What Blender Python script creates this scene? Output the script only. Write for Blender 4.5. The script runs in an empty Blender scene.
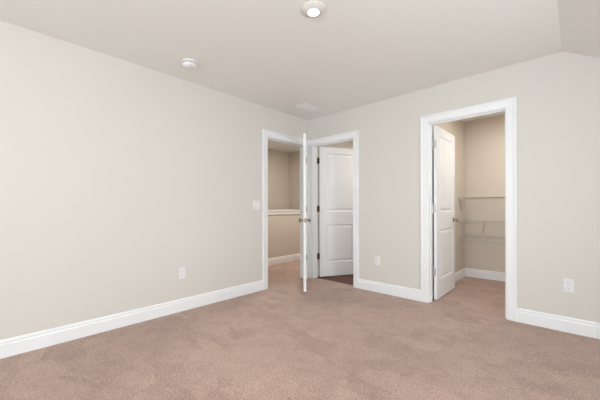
import bpy, bmesh, math
from mathutils import Vector, Matrix

# ------------------------------------------------------------------ camera
S = bpy.context.scene
C = S.collection
cam_data = bpy.data.cameras.new('camera')
cam = bpy.data.objects.new('camera', cam_data)
C.objects.link(cam)
S.camera = cam
FPX = 296.02
cam_data.sensor_fit = 'HORIZONTAL'
cam_data.sensor_width = 36.0
cam_data.lens = 36.0 * FPX / 600.0
cam_data.shift_y = 8.49 / 600.0
cam_data.clip_start = 0.02
cam.location = (3.0379, -3.451, 1.074)
cam.rotation_mode = 'XYZ'
yaw = math.radians(43.093)
roll = math.radians(-0.1445)
fw = Vector((-math.sin(yaw), math.cos(yaw), 0))
rt = Vector((math.cos(yaw), math.sin(yaw), 0))
up = Vector((0, 0, 1))
r2 = math.cos(roll) * rt + math.sin(roll) * up
u2 = -math.sin(roll) * rt + math.cos(roll) * up
M = Matrix((r2, u2, -fw)).transposed()
cam.rotation_euler = M.to_euler('XYZ')

# ------------------------------------------------------------------ exposure, world, daylight
S.view_settings.view_transform = 'Standard'
S.view_settings.look = 'None'
S.view_settings.exposure = 0.08
S.view_settings.gamma = 1.0
S.view_settings.use_curve_mapping = False

W = bpy.data.worlds.new('world')
S.world = W
W.use_nodes = True
W.node_tree.nodes['Background'].inputs[0].default_value = (0.80, 0.90, 1.0, 1)


def area(name, loc, target, sx, sy, power, col):
    d = bpy.data.lights.new(name, 'AREA')
    d.shape = 'RECTANGLE'
    d.size, d.size_y, d.energy, d.color = sx, sy, power, col
    o = bpy.data.objects.new(name, d)
    o.location = loc
    o.rotation_euler = (Vector(target) - Vector(loc)).to_track_quat('-Z', 'Z').to_euler()
    C.objects.link(o)
    return o


# watts of each light
PW = dict(rear=145, side=68, down=1.5, landing=22, closet=12.5, bath=12, world=4.4)
W.node_tree.nodes['Background'].inputs[1].default_value = PW['world']
# daylight at the rear window; the side window and its light are added fill
area('daylight_rear', (2.70, -6.16, 1.20), (2.50, 0, 2.7), 2.0, 1.35, PW['rear'], (0.91, 0.985, 1.03))
area('added_side_light', (4.68, -2.3, 0.9), (0, -2.3, 2.2), 1.1, 0.8, PW['side'], (0.91, 0.985, 1.03))
# unseen lamps added to brighten the landing, the closet and the bathroom
ADDED_LAMPS = [('added_landing_light', (-0.62, 0.45, 2.38), PW['landing'], (1.0, 0.94, 0.86)),
         ('added_closet_light', (2.72, 0.85, 2.38), PW['closet'], (1.0, 0.96, 0.91)),
         ('added_bathroom_light', (1.15, 1.0, 2.38), PW['bath'], (1.0, 0.95, 0.90))]
DOWNLIGHT_W = PW['down']

# ------------------------------------------------------------------ materials


def mat(name, col, rough=0.6, metal=0.0, bump=None, vary=None, spec=None, coat=0.0):
    m = bpy.data.materials.new(name)
    m.use_nodes = True
    nt = m.node_tree
    b = nt.nodes['Principled BSDF']
    b.inputs['Base Color'].default_value = (*col, 1)
    b.inputs['Roughness'].default_value = rough
    b.inputs['Metallic'].default_value = metal
    if spec is not None:
        b.inputs['Specular IOR Level'].default_value = spec
    if coat:
        b.inputs['Coat Weight'].default_value = coat
    tc = nt.nodes.new('ShaderNodeTexCoord')
    if vary:
        sc, amt = vary
        n = nt.nodes.new('ShaderNodeTexNoise')
        n.inputs['Scale'].default_value = sc
        n.inputs['Detail'].default_value = 4
        nt.links.new(tc.outputs['Object'], n.inputs['Vector'])
        r = nt.nodes.new('ShaderNodeValToRGB')
        r.color_ramp.elements[0].position = 0.3
        r.color_ramp.elements[1].position = 0.7
        r.color_ramp.elements[0].color = (*[c * (1 - amt) for c in col], 1)
        r.color_ramp.elements[1].color = (*[min(1, c * (1 + amt)) for c in col], 1)
        nt.links.new(n.outputs['Fac'], r.inputs['Fac'])
        nt.links.new(r.outputs['Color'], b.inputs['Base Color'])
    if bump:
        sc, st, dist = bump
        n = nt.nodes.new('ShaderNodeTexNoise')
        n.inputs['Scale'].default_value = sc
        n.inputs['Detail'].default_value = 3
        nt.links.new(tc.outputs['Object'], n.inputs['Vector'])
        bp = nt.nodes.new('ShaderNodeBump')
        bp.inputs['Strength'].default_value = st
        bp.inputs['Distance'].default_value = dist
        nt.links.new(n.outputs['Fac'], bp.inputs['Height'])
        nt.links.new(bp.outputs['Normal'], b.inputs['Normal'])
    return m


def carpet_mat():
    m = bpy.data.materials.new('carpet')
    m.use_nodes = True
    nt = m.node_tree
    N, L = nt.nodes, nt.links
    b = N['Principled BSDF']
    b.inputs['Roughness'].default_value = 1.0
    b.inputs['Specular IOR Level'].default_value = 0.05
    b.inputs['Sheen Weight'].default_value = 0.25
    b.inputs['Sheen Roughness'].default_value = 0.5
    tc = N.new('ShaderNodeTexCoord')

    def noise(scale, detail, rough=0.5, vec=None):
        n = N.new('ShaderNodeTexNoise')
        n.inputs['Scale'].default_value = scale
        n.inputs['Detail'].default_value = detail
        n.inputs['Roughness'].default_value = rough
        L.new(vec or tc.outputs['Object'], n.inputs['Vector'])
        return n

    def mth(op, a, bb, clamp=False):
        n = N.new('ShaderNodeMath')
        n.operation = op
        n.use_clamp = clamp
        for i, v in enumerate((a, bb)):
            if isinstance(v, (int, float)):
                n.inputs[i].default_value = v
            else:
                L.new(v, n.inputs[i])
        return n.outputs[0]
    # nap laid over in vacuum strokes: angular patches, longer one way
    mp = N.new('ShaderNodeMapping')
    mp.inputs['Rotation'].default_value = (0, 0, math.radians(38))
    mp.inputs['Scale'].default_value = (1.0, 2.1, 1.0)
    L.new(tc.outputs['Object'], mp.inputs['Vector'])
    wob = noise(6.0, 3)
    vm = N.new('ShaderNodeMix')
    vm.data_type = 'VECTOR'
    vm.inputs[0].default_value = 0.06
    L.new(mp.outputs['Vector'], vm.inputs[4])
    L.new(wob.outputs['Color'], vm.inputs[5])
    vo = N.new('ShaderNodeTexVoronoi')
    vo.feature = 'F1'
    vo.distance = 'MANHATTAN'
    vo.inputs['Scale'].default_value = 2.6
    L.new(vm.outputs[1], vo.inputs['Vector'])
    sp = N.new('ShaderNodeSeparateColor')
    L.new(vo.outputs['Color'], sp.inputs[0])
    big = noise(1.1, 3).outputs['Fac']
    mid = noise(9.0, 5, 0.6).outputs['Fac']
    fine = noise(170.0, 2, 0.6).outputs['Fac']
    tuft = noise(75.0, 3, 0.65).outputs['Fac']
    v = mth('MULTIPLY', sp.outputs[0], 0.13)
    v = mth('ADD', v, mth('MULTIPLY', big, 0.30))
    v = mth('ADD', v, mth('MULTIPLY', mid, 0.40))
    v = mth('ADD', v, mth('MULTIPLY', tuft, 1.15))
    v = mth('ADD', v, mth('MULTIPLY', fine, 0.90))
    v = mth('SUBTRACT', v, 0.91)
    r = N.new('ShaderNodeValToRGB')
    e = r.color_ramp.elements
    e[0].position, e[0].color = 0.10, (*CARPET_DARK, 1)
    e[1].position, e[1].color = 0.90, (*CARPET_LIGHT, 1)
    L.new(v, r.inputs['Fac'])
    L.new(r.outputs['Color'], b.inputs['Base Color'])
    bp = N.new('ShaderNodeBump')
    bp.inputs['Strength'].default_value = 0.6
    bp.inputs['Distance'].default_value = 0.006
    L.new(mth('ADD', fine, mth('MULTIPLY', tuft, 1.5)), bp.inputs['Height'])
    L.new(bp.outputs['Normal'], b.inputs['Normal'])
    return m


def wood_mat():
    m = bpy.data.materials.new('plank_floor')
    m.use_nodes = True
    nt = m.node_tree
    N, L = nt.nodes, nt.links
    b = N['Principled BSDF']
    b.inputs['Roughness'].default_value = 0.6
    tc = N.new('ShaderNodeTexCoord')
    mp = N.new('ShaderNodeMapping')
    L.new(tc.outputs['Object'], mp.inputs['Vector'])
    br = N.new('ShaderNodeTexBrick')
    br.inputs['Scale'].default_value = 1.0
    br.inputs['Brick Width'].default_value = 1.1
    br.inputs['Row Height'].default_value = 0.15
    br.inputs['Mortar Size'].default_value = 0.003
    br.inputs['Color1'].default_value = (0.15, 0.064, 0.032, 1)
    br.inputs['Color2'].default_value = (0.23, 0.105, 0.055, 1)
    br.inputs['Mortar'].default_value = (0.05, 0.025, 0.015, 1)
    L.new(mp.outputs['Vector'], br.inputs['Vector'])
    gm = N.new('ShaderNodeMapping')
    gm.inputs['Scale'].default_value = (3, 45, 1)
    L.new(tc.outputs['Object'], gm.inputs['Vector'])
    g = N.new('ShaderNodeTexNoise')
    g.inputs['Scale'].default_value = 1.0
    g.inputs['Detail'].default_value = 6
    L.new(gm.outputs['Vector'], g.inputs['Vector'])
    mx = N.new('ShaderNodeMix')
    mx.data_type = 'RGBA'
    mx.blend_type = 'MULTIPLY'
    mx.inputs[0].default_value = 0.55
    L.new(br.outputs['Color'], mx.inputs[6])
    rr = N.new('ShaderNodeValToRGB')
    rr.color_ramp.elements[0].position = 0.3
    rr.color_ramp.elements[0].color = (0.45, 0.42, 0.40, 1)
    L.new(g.outputs['Fac'], rr.inputs['Fac'])
    L.new(rr.outputs['Color'], mx.inputs[7])
    L.new(mx.outputs[2], b.inputs['Base Color'])
    return m


def glass_mat():
    m = bpy.data.materials.new('window_glass')
    m.use_nodes = True
    nt = m.node_tree
    N, L = nt.nodes, nt.links
    N.remove(N['Principled BSDF'])
    t = N.new('ShaderNodeBsdfTransparent')
    g = N.new('ShaderNodeBsdfGlossy')
    g.inputs['Roughness'].default_value = 0.02
    mx = N.new('ShaderNodeMixShader')
    mx.inputs[0].default_value = 0.08
    L.new(t.outputs[0], mx.inputs[1])
    L.new(g.outputs[0], mx.inputs[2])
    L.new(mx.outputs[0], N['Material Output'].inputs['Surface'])
    return m


def emit_mat(name, col, strength):
    m = bpy.data.materials.new(name)
    m.use_nodes = True
    b = m.node_tree.nodes['Principled BSDF']
    b.inputs['Base Color'].default_value = (0.9, 0.9, 0.88, 1)
    b.inputs['Emission Color'].default_value = (*col, 1)
    b.inputs['Emission Strength'].default_value = strength
    return m


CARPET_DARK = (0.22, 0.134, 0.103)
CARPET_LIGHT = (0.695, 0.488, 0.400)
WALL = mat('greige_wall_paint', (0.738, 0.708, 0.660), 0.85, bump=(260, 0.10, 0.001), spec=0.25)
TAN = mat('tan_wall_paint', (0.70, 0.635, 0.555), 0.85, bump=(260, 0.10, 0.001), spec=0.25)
CEIL = mat('ceiling_paint', (0.885, 0.875, 0.84), 0.9, bump=(160, 0.15, 0.0015), spec=0.2)
TRIM = mat('white_semigloss_trim', (0.93, 0.94, 0.95), 0.35, vary=(3, 0.01))
DOORM = mat('white_door_paint', (0.89, 0.90, 0.91), 0.38, vary=(3, 0.01))
PLAST = mat('white_plastic', (0.86, 0.86, 0.86), 0.35, vary=(20, 0.01))
RING = mat('shaded_downlight_ring', (0.74, 0.72, 0.69), 0.45, vary=(20, 0.01))  # white ring, its shade put into a darker base colour
SHADE = mat('dark_slot', (0.12, 0.12, 0.12), 0.7, vary=(20, 0.1))
VENTW = mat('vent_white_metal', (0.93, 0.94, 0.95), 0.35, vary=(20, 0.01))
NICKEL = mat('aged_nickel', (0.38, 0.33, 0.28), 0.28, 1.0, vary=(40, 0.15))
BRONZE = mat('brown_bronze', (0.13, 0.055, 0.018), 0.45, 0.4, vary=(60, 0.25))
SILVER = mat('satin_silver', (0.62, 0.61, 0.60), 0.35, 0.7, vary=(40, 0.05))
WIRE = mat('shaded_white_wire', (0.61, 0.59, 0.56), 0.4, vary=(20, 0.02))  # white wire, closet shade put into its darker colour
CARPET = carpet_mat()
WOOD = wood_mat()
GLASS = glass_mat()
LENS = emit_mat('lit_lens', (1.0, 0.96, 0.88), 10.0)

# ------------------------------------------------------------------ helpers


def tag(o, label=None, cat=None, group=None, kind=None):
    if label: o['label'] = label
    if cat: o['category'] = cat
    if group: o['group'] = group
    if kind: o['kind'] = kind
    return o


def empty(name, loc, rz=0.0):
    o = bpy.data.objects.new(name, None)
    o.empty_display_size = 0.05
    o.location = loc
    o.rotation_euler = (0, 0, rz)
    C.objects.link(o)
    return o


def obj(name, bm, m, parent=None, bevel=0.0, smooth=False):
    bmesh.ops.remove_doubles(bm, verts=bm.verts, dist=1e-6)
    bmesh.ops.recalc_face_normals(bm, faces=bm.faces)
    me = bpy.data.meshes.new(name)
    bm.to_mesh(me)
    bm.free()
    me.materials.append(m)
    if smooth:
        for p in me.polygons:
            p.use_smooth = True
        try:
            me.set_sharp_from_angle(angle=math.radians(35))
        except Exception:
            pass
    o = bpy.data.objects.new(name, me)
    C.objects.link(o)
    o.parent = parent
    if bevel:
        md = o.modifiers.new('bevel', 'BEVEL')
        md.width = bevel
        md.segments = 2
        md.limit_method = 'ANGLE'
    return o


def box(bm, x0, x1, y0, y1, z0, z1):
    vs = [bm.verts.new((x, y, z)) for x in (x0, x1) for y in (y0, y1) for z in (z0, z1)]
    for f in ((0, 1, 3, 2), (4, 6, 7, 5), (0, 4, 5, 1), (2, 3, 7, 6), (0, 2, 6, 4), (1, 5, 7, 3)):
        bm.faces.new([vs[i] for i in f])


def prism(bm, pts, d0, d1, axis='y'):
    """extrude a closed polygon; pts are the two other coordinates in order"""
    def P(a, b, d):
        return {'y': (a, d, b), 'x': (d, a, b), 'z': (a, b, d)}[axis]
    A = [bm.verts.new(P(a, b, d0)) for a, b in pts]
    B = [bm.verts.new(P(a, b, d1)) for a, b in pts]
    bm.faces.new(A)
    bm.faces.new(B[::-1])
    n = len(pts)
    for i in range(n):
        bm.faces.new((A[i], A[(i + 1) % n], B[(i + 1) % n], B[i]))


def rod(bm, a, b, r, n=8):
    a, b = Vector(a), Vector(b)
    d = (b - a).normalized()
    s = d.cross(Vector((0, 0, 1)))
    if s.length < 1e-3:
        s = Vector((1, 0, 0))
    s.normalize()
    t = d.cross(s)
    R = [[bm.verts.new(p + (s * math.cos(2 * math.pi * i / n) + t * math.sin(2 * math.pi * i / n)) * r)
          for i in range(n)] for p in (a, b)]
    for i in range(n):
        bm.faces.new((R[0][i], R[0][(i + 1) % n], R[1][(i + 1) % n], R[1][i]))
    bm.faces.new(R[0])
    bm.faces.new(R[1][::-1])


def lathe(bm, prof, n=32, mtx=None):
    """prof: (radius, height) pairs turned about local z"""
    mtx = mtx or Matrix()
    rings = []
    for r, h in prof:
        if r < 1e-6:
            rings.append([bm.verts.new(mtx @ Vector((0, 0, h)))])
        else:
            rings.append([bm.verts.new(mtx @ Vector((r * math.cos(2 * math.pi * i / n), r * math.sin(2 * math.pi * i / n), h)))
                          for i in range(n)])
    for A, B in zip(rings, rings[1:]):
        for i in range(n):
            j = (i + 1) % n
            if len(A) == 1 and len(B) == 1:
                continue
            if len(A) == 1:
                bm.faces.new((A[0], B[i], B[j]))
            elif len(B) == 1:
                bm.faces.new((A[i], A[j], B[0]))
            else:
                bm.faces.new((A[i], A[j], B[j], B[i]))


def struct(name, bm, m, label, cat, parent=None, bevel=0.0, smooth=False):
    o = obj(name, bm, m, parent, bevel, smooth)
    return tag(o, label, cat, kind='structure')


# ------------------------------------------------------------------ room shell
H = 2.44
T = 0.115              # wall thickness
YR = -5.90             # rear wall (behind the camera)
XS = 2.945             # where the ceiling starts to slope
SL = 0.60
XK = 4.30              # knee wall on the right
HK = H - (XK - XS) * SL
DH = 2.037             # door opening height
A0, A1 = -0.841, -0.080       # landing doorway, along wall_left
B0, B1 = 0.090, 0.805         # bathroom doorway, along wall_back
C0, C1 = 1.812, 2.534         # closet doorway
XC = 1.735             # closet left wall face
YC = 1.75              # closet back wall face

# floors
bm = bmesh.new()
box(bm, -1.34, XK + .12, YR - .12, 0.065, -0.06, 0)
box(bm, -1.34, -0.06, 0.065, 1.80, -0.06, 0)
box(bm, 1.675, XK + .12, 0.065, 1.90, -0.06, 0)
struct('floor', bm, CARPET, 'pinkish brown cut pile carpet with vacuum marks covering the bedroom floor', 'floor')
bm = bmesh.new()
box(bm, -0.06, 1.675, 0.065, 1.90, -0.06, -0.006)
struct('floor_bathroom', bm, WOOD, 'dark brown plank floor beyond the doorway beside the corner', 'floor')
bm = bmesh.new()
box(bm, -2.25, -1.34, -2.6, 1.80, -1.45, -1.40)
struct('floor_stairwell', bm, CARPET, 'carpeted bottom of the stairwell behind the half wall', 'floor')

# ceiling
bm = bmesh.new()
prism(bm, [(-2.25, H), (XS, H), (XK + .12, HK - .12 * SL), (XK + .12, HK - .12 * SL + .14), (XS, H + .14), (-2.25, H + .14)],
      YR - .12, 0.0)
box(bm, -2.25, XS, 0.0, 1.90, H, H + .14)
prism(bm, [(XS, H), (XK + .12, HK - .12 * SL), (XK + .12, HK - .12 * SL + .14), (XS, H + .14)], 0.0, 1.90)
struct('ceiling', bm, CEIL, 'pale painted ceiling, flat and then sloping down at the right', 'ceiling')


def top(x):
    return H if x <= XS else H - (x - XS) * SL


def wall_x(bm, x0, x1, y0, y1, openings):
    """a wall running along x with rectangular openings (xa, xb, za, zb)"""
    xs = x0
    for xa, xb, za, zb in openings:
        seg(bm, xs, xa, y0, y1, 0)
        if za > 0:
            box(bm, xa, xb, y0, y1, 0, za)
        seg(bm, xa, xb, y0, y1, zb)
        xs = xb
    seg(bm, xs, x1, y0, y1, 0)


def seg(bm, xa, xb, y0, y1, z):
    if xa < XS < xb:
        seg(bm, xa, XS, y0, y1, z)
        seg(bm, XS, xb, y0, y1, z)
        return
    prism(bm, [(xa, z), (xb, z), (xb, top(xb)), (xa, top(xa))], y0, y1)


def wall_y(bm, y0, y1, x0, x1, openings, h=H, z0=0):
    ys = y0
    for ya, yb, za, zb in openings:
        box(bm, x0, x1, ys, ya, z0, h)
        if za > 0:
            box(bm, x0, x1, ya, yb, z0, za)
        box(bm, x0, x1, ya, yb, zb, h)
        ys = yb
    box(bm, x0, x1, ys, y1, z0, h)


JT = 0.018   # jamb board thickness
bm = bmesh.new()
wall_y(bm, YR, 1.90, -T, 0, [(A0 - JT, A1 + JT, 0, DH + JT)])
struct('wall_left', bm, WALL, 'greige painted wall on the left with the landing doorway', 'wall')
bm = bmesh.new()
wall_x(bm, 0.0, XK, 0, T, [(B0 - JT, B1 + JT, 0, DH + JT), (C0 - JT, C1 + JT, 0, DH + JT)])
struct('wall_back', bm, WALL, 'greige painted wall on the right with bathroom and closet doorways', 'wall')
bm = bmesh.new()
wall_x(bm, -T, XK, YR - .12, YR, [(1.75, 3.65, 0.80, 1.95)])
struct('wall_rear', bm, WALL, 'greige painted wall behind the viewer with a wide window', 'wall')
bm = bmesh.new()
wall_y(bm, YR - .12, 1.90, XK, XK + .12, [(-2.90, -1.70, 0.58, 1.44)], h=HK)
struct('wall_right', bm, WALL, 'low greige knee wall under the sloped ceiling', 'wall')
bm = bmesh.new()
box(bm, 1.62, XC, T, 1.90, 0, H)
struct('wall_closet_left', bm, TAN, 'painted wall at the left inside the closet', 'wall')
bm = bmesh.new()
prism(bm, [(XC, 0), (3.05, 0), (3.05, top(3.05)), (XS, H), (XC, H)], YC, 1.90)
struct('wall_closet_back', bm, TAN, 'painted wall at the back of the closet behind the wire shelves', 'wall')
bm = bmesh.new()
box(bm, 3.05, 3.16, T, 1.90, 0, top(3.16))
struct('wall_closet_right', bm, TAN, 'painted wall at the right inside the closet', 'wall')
bm = bmesh.new()
box(bm, 0.0, 1.62, 1.78, 1.90, -0.006, H)
struct('wall_bathroom_back', bm, WALL, 'painted wall at the back of the bathroom', 'wall')
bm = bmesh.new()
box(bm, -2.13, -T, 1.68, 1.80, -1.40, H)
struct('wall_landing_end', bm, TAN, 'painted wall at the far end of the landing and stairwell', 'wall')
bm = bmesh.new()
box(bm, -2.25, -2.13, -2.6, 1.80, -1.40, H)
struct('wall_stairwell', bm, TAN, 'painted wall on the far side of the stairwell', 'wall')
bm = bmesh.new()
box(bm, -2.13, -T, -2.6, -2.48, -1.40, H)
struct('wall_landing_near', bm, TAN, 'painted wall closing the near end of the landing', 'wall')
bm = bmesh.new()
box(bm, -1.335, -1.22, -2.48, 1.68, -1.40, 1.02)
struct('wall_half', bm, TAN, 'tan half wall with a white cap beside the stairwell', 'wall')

# half wall cap with apron
bm = bmesh.new()
box(bm, -1.36, -1.195, -2.48, 1.68, 1.02, 1.045)
prism(bm, [(-1.22, 0.952), (-1.208, 0.956), (-1.205, 1.02), (-1.22, 1.02)], -2.48, 1.68)
struct('trim_1', bm, TRIM, 'white cap board along the top of the half wall', 'trim', bevel=0.003)

# baseboards: stepped profile, thickness out of the wall, height
BB = [(0, 0), (0.016, 0), (0.016, 0.092), (0.0145, 0.096), (0.0105, 0.098), (0.0095, 0.104), (0.0115, 0.110), (0.0110, 0.118), (0.006, 0.127), (0.004, 0.130), (0, 0.130)]


def bb(bm, axis, wall, sgn, a, b):
    """axis: direction of run; wall: coordinate of the wall face; sgn: side of the room"""
    if axis == 'y':
        prism(bm, [(wall + sgn * t, z) for t, z in BB], a, b, 'y')
    else:
        prism(bm, [(wall + sgn * t, z) for t, z in BB], a, b, 'x')


CW = 0.0835   # casing width
RV = 0.005    # reveal
bm = bmesh.new()
bb(bm, 'y', 0, 1, YR, A0 - RV - CW)
struct('baseboard_left', bm, TRIM, 'white baseboard along the left wall', 'baseboard')
bm = bmesh.new()
bb(bm, 'x', 0, -1, B1 + RV + CW, C0 - RV - CW)
bb(bm, 'x', 0, -1, C1 + RV + CW, XK)
struct('baseboard_back', bm, TRIM, 'white baseboard along the wall with the two right doorways', 'baseboard')
bm = bmesh.new()
bb(bm, 'x', YR, 1, 0.0, XK)
struct('baseboard_rear', bm, TRIM, 'white baseboard under the rear window', 'baseboard')
bm = bmesh.new()
bb(bm, 'y', XK, -1, YR + .015, -.015)
struct('baseboard_right', bm, TRIM, 'white baseboard along the low knee wall', 'baseboard')
bm = bmesh.new()
bb(bm, 'y', XC, 1, T, YC)
bb(bm, 'x', YC, -1, XC + .015, 3.05)
bb(bm, 'y', 3.05, -1, T, YC - .015)
struct('baseboard_closet', bm, TRIM, 'white baseboard around the inside of the closet', 'baseboard')
bm = bmesh.new()
bb(bm, 'y', -1.22, 1, -2.48, 1.68)
bb(bm, 'x', 1.68, -1, -1.205, -T - .015)
bb(bm, 'y', -T, -1, -2.48, A0 - RV - CW)
bb(bm, 'y', -T, -1, A1 + RV + CW, 1.68)
struct('baseboard_landing', bm, TRIM, 'white baseboard at the foot of the half wall on the landing', 'baseboard')
bm = bmesh.new()
bb(bm, 'x', 1.78, -1, 0.015, 1.605)
bb(bm, 'y', 0.0, 1, T + .02, 1.78)
bb(bm, 'y', 1.62, -1, T, 1.78)
struct('baseboard_bathroom', bm, TRIM, 'white baseboard around the bathroom floor', 'baseboard')

# casing profile: (distance outward from the opening, depth out of the wall)
CP = [(0, 0), (0, 0.009), (0.004, 0.0110), (0.034, 0.0125), (0.052, 0.0135),
      (0.056, 0.0125), (0.060, 0.0130), (0.065, 0.0180), (0.0765, 0.0195), (0.0815, 0.0185), (CW, 0.015), (CW, 0)]


def casing(bm, axis, wall, sgn, u0, u1, h, z0=0.0, clip=None):
    """mitred three-sided casing round an opening u0..u1 (already including the reveal)"""
    def P(u, d, z):
        if clip is not None:
            u = max(clip[0], min(clip[1], u))
        return (wall + sgn * d, u, z) if axis == 'y' else (u, wall + sgn * d, z)
    rows = []
    for w, d in CP:
        rows.append([bm.verts.new(P(u0 - w, d, z0)), bm.verts.new(P(u0 - w, d, h + w)),
                     bm.verts.new(P(u1 + w, d, h + w)), bm.verts.new(P(u1 + w, d, z0))])
    n = len(rows)
    for i in range(n):
        a, b = rows[i], rows[(i + 1) % n]
        for k in range(3):
            bm.faces.new((a[k], a[k + 1], b[k + 1], b[k]))
    bm.faces.new([r[0] for r in rows])
    bm.faces.new([r[3] for r in rows][::-1])


def jamb(bm, axis, w0, w1, u0, u1, h, stop):
    """lining boards of an opening through a wall w0..w1, with a door stop strip at stop=(s0,s1)"""
    def B(ua, ub, wa, wb, za, zb):
        if axis == 'y':
            box(bm, wa, wb, ua, ub, za, zb)
        else:
            box(bm, ua, ub, wa, wb, za, zb)
    B(u0 - JT, u0, w0, w1, 0, h + JT)
    B(u1, u1 + JT, w0, w1, 0, h + JT)
    B(u0, u1, w0, w1, h, h + JT)
    s0, s1 = stop
    B(u0, u0 + .010, s0, s1, 0, h - .010)
    B(u1 - .010, u1, s0, s1, 0, h - .010)
    B(u0, u1, s0, s1, h - .010, h)


def doorway(n, axis, w0, w1, u0, u1, stop, label, clips=(None, None), room_sgn=(-1, 1)):
    root = empty('trim_%d' % n, ((w0 + w1) / 2, (u0 + u1) / 2, 0) if axis == 'y' else ((u0 + u1) / 2, (w0 + w1) / 2, 0))
    tag(root, label, 'door frame', kind='structure')
    inv = Matrix.Translation(-root.location)
    bm = bmesh.new()
    jamb(bm, axis, w0, w1, u0, u1, DH, stop)
    bm.transform(inv)
    obj('jamb', bm, TRIM, root, bevel=0.0015)
    for wall, sgn, cl in ((w0, -1, clips[0]), (w1, 1, clips[1])):
        bm = bmesh.new()
        casing(bm, axis, wall, sgn, u0 - RV, u1 + RV, DH + RV, clip=cl)
        bm.transform(inv)
        obj('casing', bm, TRIM, root)
    return root


doorway(2, 'y', -T, 0.0, A0, A1, (-0.085, -0.042),
        'white casing around the doorway to the landing in the left wall', clips=(None, (-9, -0.0005)))
doorway(3, 'x', 0.0, T, B0, B1, (0.035, 0.073),
        'white casing around the bathroom doorway next to the corner', clips=((0.0195, 9), (0.002, 9)))
doorway(4, 'x', 0.0, T, C0, C1, (0.035, 0.073),
        'white casing around the closet doorway in the right-hand wall')

# ------------------------------------------------------------------ doors
DTK, DZ0, DZ1 = 0.035, 0.014, 2.032


def slab_bm(panels, DW):
    """door slab: x 0..DW, y 0..DTK, panels recessed with raised fields on both faces"""
    bm = bmesh.new()
    xa, xb = 0.0, DW
    px0, px1 = panels[0][0], panels[0][1]
    zs = [DZ0] + [z for p in panels for z in (p[2], p[3])] + [DZ1]
    for side in (0, 1):
        def V(x, d, z):
            return bm.verts.new((x, d if side == 0 else DTK - d, z))

        def Q(x0, x1, z0, z1):
            bm.faces.new((V(x0, 0, z0), V(x1, 0, z0), V(x1, 0, z1), V(x0, 0, z1)))
        for z0, z1 in zip(zs, zs[1:]):
            Q(xa, px0, z0, z1)
            Q(px1, xb, z0, z1)
        for i in range(0, len(zs), 2):
            Q(px0, px1, zs[i], zs[i + 1])
        for (x0, x1, z0, z1) in panels:
            prev = None
            for ins, d in ((0, 0), (0.005, 0.007), (0.014, 0.0115), (0.024, 0.0115), (0.044, 0.0030), (0.050, 0.0020)):
                ring = [V(x0 + ins, d, z0 + ins), V(x1 - ins, d, z0 + ins), V(x1 - ins, d, z1 - ins), V(x0 + ins, d, z1 - ins)]
                if prev:
                    for k in range(4):
                        bm.faces.new((prev[k], prev[(k + 1) % 4], ring[(k + 1) % 4], ring[k]))
                prev = ring
            bm.faces.new(prev)
    for z0, z1 in zip(zs, zs[1:]):
        for x in (xa, xb):
            bm.faces.new([bm.verts.new(c) for c in ((x, 0, z0), (x, DTK, z0), (x, DTK, z1), (x, 0, z1))])
    for z in (DZ0, DZ1):
        for x0, x1 in ((xa, px0), (px0, px1), (px1, xb)):
            bm.faces.new([bm.verts.new(c) for c in ((x0, 0, z), (x1, 0, z), (x1, DTK, z), (x0, DTK, z))])
    return bm




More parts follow.
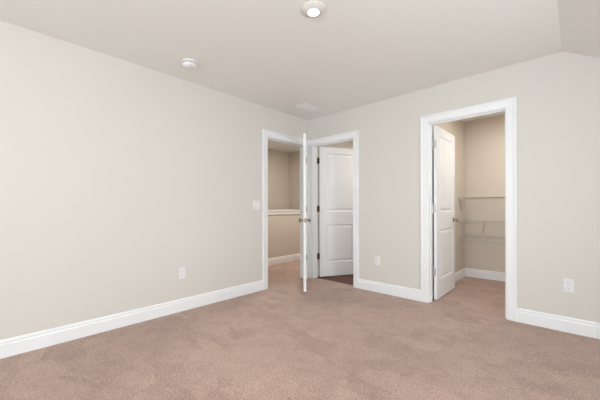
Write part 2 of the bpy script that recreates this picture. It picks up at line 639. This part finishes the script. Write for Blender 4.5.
def make_door(n, DW, hinge_pos, ang, closed, side, hinge_mat, knob_mat, label):
    """hinge_pos: the hinge pin; ang: direction the slab runs; side=+1 slab thickness to the left of
    that direction, -1 to the right (the pin sits just off the slab's outer face)"""
    root = empty('door_%d' % n, (hinge_pos[0], hinge_pos[1], 0), ang)
    tag(root, label, 'door', kind='structure')
    y0 = 0.011 if side > 0 else -0.011 - DTK
    bm = slab_bm([(0.108, DW - 0.108, 0.232, 0.820), (0.108, DW - 0.108, 1.026, 1.935)], DW)
    bm.transform(Matrix.Translation((0.004, y0, 0)))
    sl = obj('door_slab', bm, DOORM, root, bevel=0.0012)
    yk = y0 + DTK / 2
    for z in (0.329, 1.068, 1.816):
        bm = bmesh.new()
        rod(bm, (0, 0, z - .046), (0, 0, z + .046), 0.0085, 12)
        for k in (-.0275, -.0092, .0092, .0275):       # knuckle seams
            rod(bm, (0, 0, z + k - .0006), (0, 0, z + k + .0006), 0.0089, 12)
        rod(bm, (0, 0, z + .046), (0, 0, z + .052), 0.0045, 10)
        rod(bm, (0, 0, z - .052), (0, 0, z - .046), 0.0045, 10)
        s = 1 if side > 0 else -1
        # leaf let into the slab edge, and a sliver of the jamb leaf
        ya, yb = sorted((0.0, s * 0.036))
        box(bm, 0.0018, 0.0042, ya, yb, z - .044, z + .044)
        # the other leaf, let into the jamb
        b2 = bmesh.new()
        box(b2, 0.0008, 0.0030, ya, yb, z - .044, z + .044)
        b2.transform(Matrix.Rotation(closed - ang, 4, 'Z'))
        me_ = bpy.data.meshes.new('leaf_tmp')
        b2.to_mesh(me_)
        b2.free()
        bm.from_mesh(me_)
        bpy.data.meshes.remove(me_)
        h = obj('hinge', bm, hinge_mat, root, smooth=True)
    # knobs on both faces
    for s in (-1, 1):
        face = y0 if s < 0 else y0 + DTK
        mt = Matrix.Translation((0.004 + DW - 0.062, face, 0.922)) @ Matrix.Rotation(-s * math.pi / 2, 4, 'X')
        bm = bmesh.new()
        lathe(bm, [(0, 0), (0.033, 0), (0.033, 0.003), (0.030, 0.0065), (0.020, 0.009), (0.012, 0.011), (0.0105, 0.016),
                   (0.0105, 0.026), (0.014, 0.030), (0.022, 0.034), (0.0275, 0.041), (0.0285, 0.048), (0.026, 0.055),
                   (0.019, 0.060), (0.009, 0.0625), (0, 0.063)], 32, mt)
        obj('door_knob', bm, knob_mat, root, smooth=True)
    bm = bmesh.new()
    box(bm, 0.004 + DW - 0.001, 0.004 + DW + 0.0012, yk - .0125, yk + .0125, 0.922 - .028, 0.922 + .028)
    rod(bm, (0.004 + DW - 0.004, yk, 0.922), (0.004 + DW + 0.008, yk, 0.922), 0.008, 12)
    obj('latch', bm, knob_mat, root)
    return root


# landing door: folded into the room, seen edge on
make_door(1, 0.755, (0.010, A1 + 0.002), math.radians(-47.2), math.radians(-90), -1, BRONZE, NICKEL,
          'white door standing open into the room, seen edge-on in front of the corner')
# bathroom door: opened into the bathroom
make_door(2, 0.709, (B0 - .002, T + 0.009), math.radians(61.5), 0.0, -1, BRONZE, NICKEL,
          'white two-panel door with brown hinges, open into the bathroom')
# closet door: opened into the closet
make_door(3, 0.715, (C0 - .002, T + 0.009), math.radians(90.5), 0.0, -1, SILVER, NICKEL,
          'white two-panel door open inside the closet doorway')

# ------------------------------------------------------------------ windows


def window(n, axis, w, sgn, u0, u1, z0, z1, label, mull=True):
    """w: wall's inner face; sgn: direction out of the room"""
    cx = (u0 + u1) / 2
    root = empty('window_%d' % n, (w, cx, z0) if axis == 'y' else (cx, w, z0))
    tag(root, label, 'window', kind='structure')
    inv = Matrix.Translation(-root.location)

    def B(bm, ua, ub, da, db, za, zb):
        a, b = sorted((w + sgn * da, w + sgn * db))
        if axis == 'y':
            box(bm, a, b, ua, ub, za, zb)
        else:
            box(bm, ua, ub, a, b, za, zb)
    units = [(u0, cx - .03), (cx + .03, u1)] if mull else [(u0, u1)]
    bm = bmesh.new()
    if mull:
        B(bm, cx - .03, cx + .03, .0, .12, z0, z1)
    for a, b in units:
        B(bm, a, a + .02, .02, .12, z0, z1)
        B(bm, b - .02, b, .02, .12, z0, z1)
        B(bm, a + .02, b - .02, .02, .12, z0, z0 + .02)
        B(bm, a + .02, b - .02, .02, .12, z1 - .02, z1)
    bm.transform(inv)
    obj('window_frame', bm, TRIM, root)
    zm = (z0 + z1) / 2
    for a, b in units:
        for za, zb, d in ((z0 + .02, zm + .02, .06), (zm - .02, z1 - .02, .09)):
            bm = bmesh.new()
            B(bm, a + .02, a + .055, d, d + .03, za, zb)
            B(bm, b - .055, b - .02, d, d + .03, za, zb)
            B(bm, a + .055, b - .055, d, d + .03, za, za + .035)
            B(bm, a + .055, b - .055, d, d + .03, zb - .035, zb)
            bm.transform(inv)
            sash = obj('sash', bm, TRIM, root)
            bm = bmesh.new()
            B(bm, a + .055, b - .055, d + .013, d + .017, za + .035, zb - .035)
            bm.transform(inv)
            obj('pane', bm, GLASS, sash)
    bm = bmesh.new()
    B(bm, u0 - .08, u1 + .08, -.04, 0.0, z0 - .02, z0)
    B(bm, u0 - .08, u1 + .08, -.014, 0.0, z0 - .10, z0 - .02)
    bm.transform(inv)
    obj('window_sill', bm, TRIM, root, bevel=.002)
    bm = bmesh.new()
    B(bm, u0 - .08, u0, -.016, 0.0, z0, z1 + .08)
    B(bm, u1, u1 + .08, -.016, 0.0, z0, z1 + .08)
    B(bm, u0, u1, -.016, 0.0, z1, z1 + .08)
    bm.transform(inv)
    obj('window_casing', bm, TRIM, root, bevel=.002)


window(1, 'x', YR, -1, 1.75, 3.65, 0.80, 1.95, 'white double window in the wall behind the viewer')

window(2, 'y', XK, 1, -2.90, -1.70, 0.58, 1.44, 'small low white window added in the knee wall for fill light', mull=False)  # made-up window, opened to brighten the walls and ceiling

# ------------------------------------------------------------------ ceiling fixtures
r_ = empty('ceiling_light', (1.722, -1.905, H))
bm = bmesh.new()
lathe(bm, [(0.0, 0.0), (0.084, 0.0), (0.084, -0.004), (0.080, -0.009), (0.068, -0.016), (0.056, -0.0225), (0.0400, -0.0250),
           (0.0385, -0.0240), (0.0375, -0.0200), (0.0, -0.0200)], 48)
obj('trim_ring', bm, RING, r_, smooth=True)
bm = bmesh.new()
lathe(bm, [(0.0, -0.0195), (0.0370, -0.0195), (0.0365, -0.0245), (0.031, -0.0275), (0.018, -0.0290), (0, -0.0294)], 48)
obj('lens', bm, LENS, r_, smooth=True)
rears = []
for xy in ((1.722, -4.70), ):  # unseen second light, added to help brighten the walls
    q = r_.copy()
    C.objects.link(q)
    for ch in list(r_.children):
        k_ = ch.copy()
        C.objects.link(k_)
        k_.parent = q
    q.location = (xy[0], xy[1], H)
    tag(q, 'added round lit disc light on the ceiling near the rear window, for fill', 'ceiling light', 'disc lights on the bedroom ceiling')
tag(r_, 'round lit disc light with white trim ring at the top of the view', 'ceiling light', 'disc lights on the bedroom ceiling')
for x, y in ((1.722, -1.905), (1.722, -4.70)):  # the visible disc light, then the added one
    d = bpy.data.lights.new('ceiling_light_glow', 'AREA')
    d.shape = 'DISK'
    d.size = 0.09
    d.energy = DOWNLIGHT_W
    d.color = (1.0, 0.93, 0.82)
    lo = bpy.data.objects.new('ceiling_light_glow', d)
    lo.location = (x, y, H - 0.034)
    C.objects.link(lo)

s_ = empty('smoke_detector', (0.405, -2.135, H))
tag(s_, 'small round white smoke detector on the ceiling near the left wall', 'smoke detector')
bm = bmesh.new()
lathe(bm, [(0, 0), (0.070, 0), (0.070, -0.010), (0.067, -0.013), (0, -0.013)], 40)
obj('mounting_base', bm, PLAST, s_, smooth=True)
bm = bmesh.new()
lathe(bm, [(0.0, -0.013), (0.060, -0.013), (0.060, -0.020), (0.063, -0.024), (0.062, -0.033), (0.055, -0.042), (0.040, -0.048), (0.0, -0.050)], 40)
obj('cover', bm, PLAST, s_, smooth=True)
bm = bmesh.new()
for k in range(20):
    a = 2 * math.pi * k / 20
    mt = Matrix.Rotation(a, 4, 'Z')
    b2 = bmesh.new()
    box(b2, 0.0590, 0.0612, -0.0062, 0.0062, -0.0195, -0.0145)
    b2.transform(mt)
    me_ = bpy.data.meshes.new('slot_tmp')
    b2.to_mesh(me_)
    b2.free()
    bm.from_mesh(me_)
    bpy.data.meshes.remove(me_)
obj('vent_slots', bm, SHADE, s_)
bm = bmesh.new()
lathe(bm, [(0, -0.046), (0.011, -0.046), (0.011, -0.0525), (0.009, -0.0535), (0, -0.0535)], 24, Matrix.Translation((0.018, -0.012, 0)))
obj('test_button', bm, PLAST, s_, smooth=True)

VX0, VX1, VY0, VY1 = 0.290, 0.478, -0.622, -0.300
v_ = empty('ceiling_vent', ((VX0 + VX1) / 2, (VY0 + VY1) / 2, H))
tag(v_, 'white rectangular air vent on the ceiling near the corner', 'vent')
hx, hy = (VX1 - VX0) / 2, (VY1 - VY0) / 2
bm = bmesh.new()
prev = None
for ins, z in ((0, 0), (0.0, -0.003), (0.010, -0.009), (0.026, -0.009), (0.028, -0.001)):
    ring = [bm.verts.new((sx * (hx - ins), sy * (hy - ins), z)) for sx, sy in ((-1, -1), (1, -1), (1, 1), (-1, 1))]
    if prev:
        for k in range(4):
            bm.faces.new((prev[k], prev[(k + 1) % 4], ring[(k + 1) % 4], ring[k]))
    prev = ring
bm.faces.new(prev)
obj('vent_frame', bm, VENTW, v_)
ns = 15
for k in range(ns):                                  # louvres tilted one way
    y = -hy + .037 + (2 * hy - .074) * k / (ns - 1)
    bm = bmesh.new()
    prism(bm, [(y - .0085, -.0030), (y + .0085, -.0110), (y + .0085, -.0100), (y - .0085, -.0020)], -hx + .027, hx - .027, 'x')
    obj('slat', bm, VENTW, v_)
bm = bmesh.new()
box(bm, -.004, .004, -hy + .024, hy - .024, -.0115, -.003)
obj('centre_bar', bm, VENTW, v_)

# ------------------------------------------------------------------ wall plates
# local frame: plate stands in x-z, facing -y


def plate_bm(w, h):
    bm = bmesh.new()
    prism(bm, [(-w / 2, -h / 2), (w / 2, -h / 2), (w / 2, h / 2), (-w / 2, h / 2)], 0.0, -0.003)
    A = [bm.verts.new((sx * w / 2, -0.003, sz * h / 2)) for sx, sz in ((-1, -1), (1, -1), (1, 1), (-1, 1))]
    B = [bm.verts.new((sx * (w / 2 - .004), -0.006, sz * (h / 2 - .004))) for sx, sz in ((-1, -1), (1, -1), (1, 1), (-1, 1))]
    for k in range(4):
        bm.faces.new((A[k], A[(k + 1) % 4], B[(k + 1) % 4], B[k]))
    bm.faces.new(B)
    return bm


def outlet():
    root = empty('wall_outlet', (0, 0, 0))
    obj('cover_plate', plate_bm(0.072, 0.117), PLAST, root)
    for zc in (0.0195, -0.0195):
        bm = bmesh.new()
        pts = [(0.0165 * math.copysign(abs(math.cos(a)) ** .6, math.cos(a)), zc + 0.0145 * math.copysign(abs(math.sin(a)) ** .5, math.sin(a)))
               for a in [2 * math.pi * k / 24 for k in range(24)]]
        prism(bm, pts, -0.005, -0.0078)
        f = obj('receptacle', bm, PLAST, root)
        bm = bmesh.new()
        box(bm, -.0072, -.0052, -.0081, -.007, zc - .002, zc + .0065)
        box(bm, .0052, .0072, -.0081, -.007, zc - .001, zc + .0055)
        rod(bm, (0, -.0081, zc - .008), (0, -.007, zc - .008), .0026, 10)
        obj('slots', bm, SHADE, f)
    bm = bmesh.new()
    rod(bm, (0, -.0055, 0), (0, -.0072, 0), .003, 10)
    obj('screw', bm, PLAST, root)
    return root


def copy_tree(o, parent=None):
    c = o.copy()
    C.objects.link(c)
    c.parent = parent
    for ch in list(o.children):
        copy_tree(ch, c)
    return c


o1 = outlet()
OUT = [((0.0, -2.026, 0.395), math.pi / 2, 'white duplex outlet low on the left wall'),
       ((1.165, 0.0, 0.402), 0.0, 'white duplex outlet on the wall between the bathroom and closet doorways'),
       ((2.985, 0.0, 0.403), 0.0, 'white duplex outlet on the wall right of the closet doorway')]
outs = [o1, copy_tree(o1), copy_tree(o1)]
for o, (loc, rz, lab) in zip(outs, OUT):
    o.location = loc
    o.rotation_euler = (0, 0, rz)
    tag(o, lab, 'outlet', 'duplex wall outlets')

sw = empty('light_switch', (0.0, -1.030, 1.120), math.pi / 2)
tag(sw, 'white double rocker light switch beside the landing doorway', 'light switch')
obj('cover_plate', plate_bm(0.116, 0.117), PLAST, sw)
for xc in (-0.023, 0.023):
    bm = bmesh.new()
    prism(bm, [(-.0055, -.0335), (-.0085, -.0325), (-.0068, 0), (-.0100, .0325), (-.0055, .0335)], xc - .0165, xc + .0165, 'x')
    obj('rocker', bm, PLAST, sw, bevel=.0006)

# ------------------------------------------------------------------ wire closet shelves
SX0, SX1 = XC + 0.004, 3.046
YF = YC - 0.305


def wire_shelf(z, rodz, braces, end_brace, label):
    root = empty('wire_shelf', (SX0, YC, z))
    tag(root, label, 'shelf', 'white wire closet shelves')
    inv = Matrix.Translation(-root.location)
    bm = bmesh.new()
    x = SX0 + .02
    while x < SX1:                                     # the deck wires turn down at the front lip
        rod(bm, (x, YC - .004, z), (x, YF, z), .0016, 5)
        rod(bm, (x, YF, z), (x, YF, z - .032), .0016, 5)
        x += 0.0254
    bm.transform(inv)
    obj('wire_deck', bm, WIRE, root)
    for y, zz, r in ((YC - .006, z - .004, .0036), (YC - .105, z - .004, .003), (YC - .205, z - .004, .003), (YF, z - .004, .0036), (YF, z - .032, .0036)):
        bm = bmesh.new()
        rod(bm, (SX0, y, zz), (SX1, y, zz), r, 8)
        bm.transform(inv)
        obj('support_wire', bm, WIRE, root, smooth=True)
    if rodz:
        bm = bmesh.new()
        rod(bm, (SX0, YF + .03, z - rodz), (SX1, YF + .03, z - rodz), .009, 12)
        bm.transform(inv)
        obj('hanging_rod', bm, WIRE, root, smooth=True)
    for bx in braces:
        bm = bmesh.new()
        rod(bm, (bx, YF + .003, z - .010), (bx - .09, YC - .004, z - .185), .0055, 8)
        box(bm, bx - .098, bx - .082, YC - .006, YC - .001, z - .200, z - .165)
        bm.transform(inv)
        obj('brace', bm, WIRE, root, smooth=True)
    if end_brace:
        bm = bmesh.new()
        box(bm, XC + .0005, XC + .012, YF - .012, YF + .012, z - .045, z + .012)
        rod(bm, (XC + .008, YF + .003, z - .034), (XC + .008, YF + .155, z - .20), .0055, 8)
        bm.transform(inv)
        obj('end_bracket', bm, WIRE, root, smooth=True)
    return root


wire_shelf(1.232, None, (2.55,), True, 'white wire closet shelf at the top of the closet opening')
wire_shelf(0.880, None, (2.075, 2.70), False, 'middle white wire closet shelf with a slanted brace')
wire_shelf(0.645, 0.055, (2.90,), False, 'lowest white wire closet shelf with a hanging rod')

# ------------------------------------------------------------------ added fill lamps in the rooms beyond
for name, loc, p, col in ADDED_LAMPS:
    f = empty('added_ceiling_lamp', (loc[0], loc[1], H))
    lab = {'added_landing_light': 'added round fill lamp on the landing ceiling', 'added_closet_light': 'added round fill lamp on the closet ceiling',
           'added_bathroom_light': 'added round fill lamp on the bathroom ceiling'}[name]
    tag(f, lab, 'ceiling light', 'added fill lamps of the rooms beyond')
    bm = bmesh.new()
    lathe(bm, [(0, 0), (0.10, 0), (0.10, -.012), (0.096, -.016), (0.09, -.012), (0, -.012)], 32)
    obj('added_lamp_base', bm, PLAST, f, smooth=True)
    bm = bmesh.new()
    lathe(bm, [(0, -.0125), (0.088, -.0125), (0.082, -.026), (0.055, -.036), (0, -.040)], 32)
    obj('diffuser', bm, emit_mat('added_lamp_diffuser', col, 2.0), f, smooth=True)
    dl = bpy.data.lights.new(name, 'AREA')
    dl.shape = 'DISK'
    dl.size = 0.16
    dl.energy = p
    dl.color = col
    ol = bpy.data.objects.new(name, dl)
    ol.location = (loc[0], loc[1], H - .045)
    C.objects.link(ol)
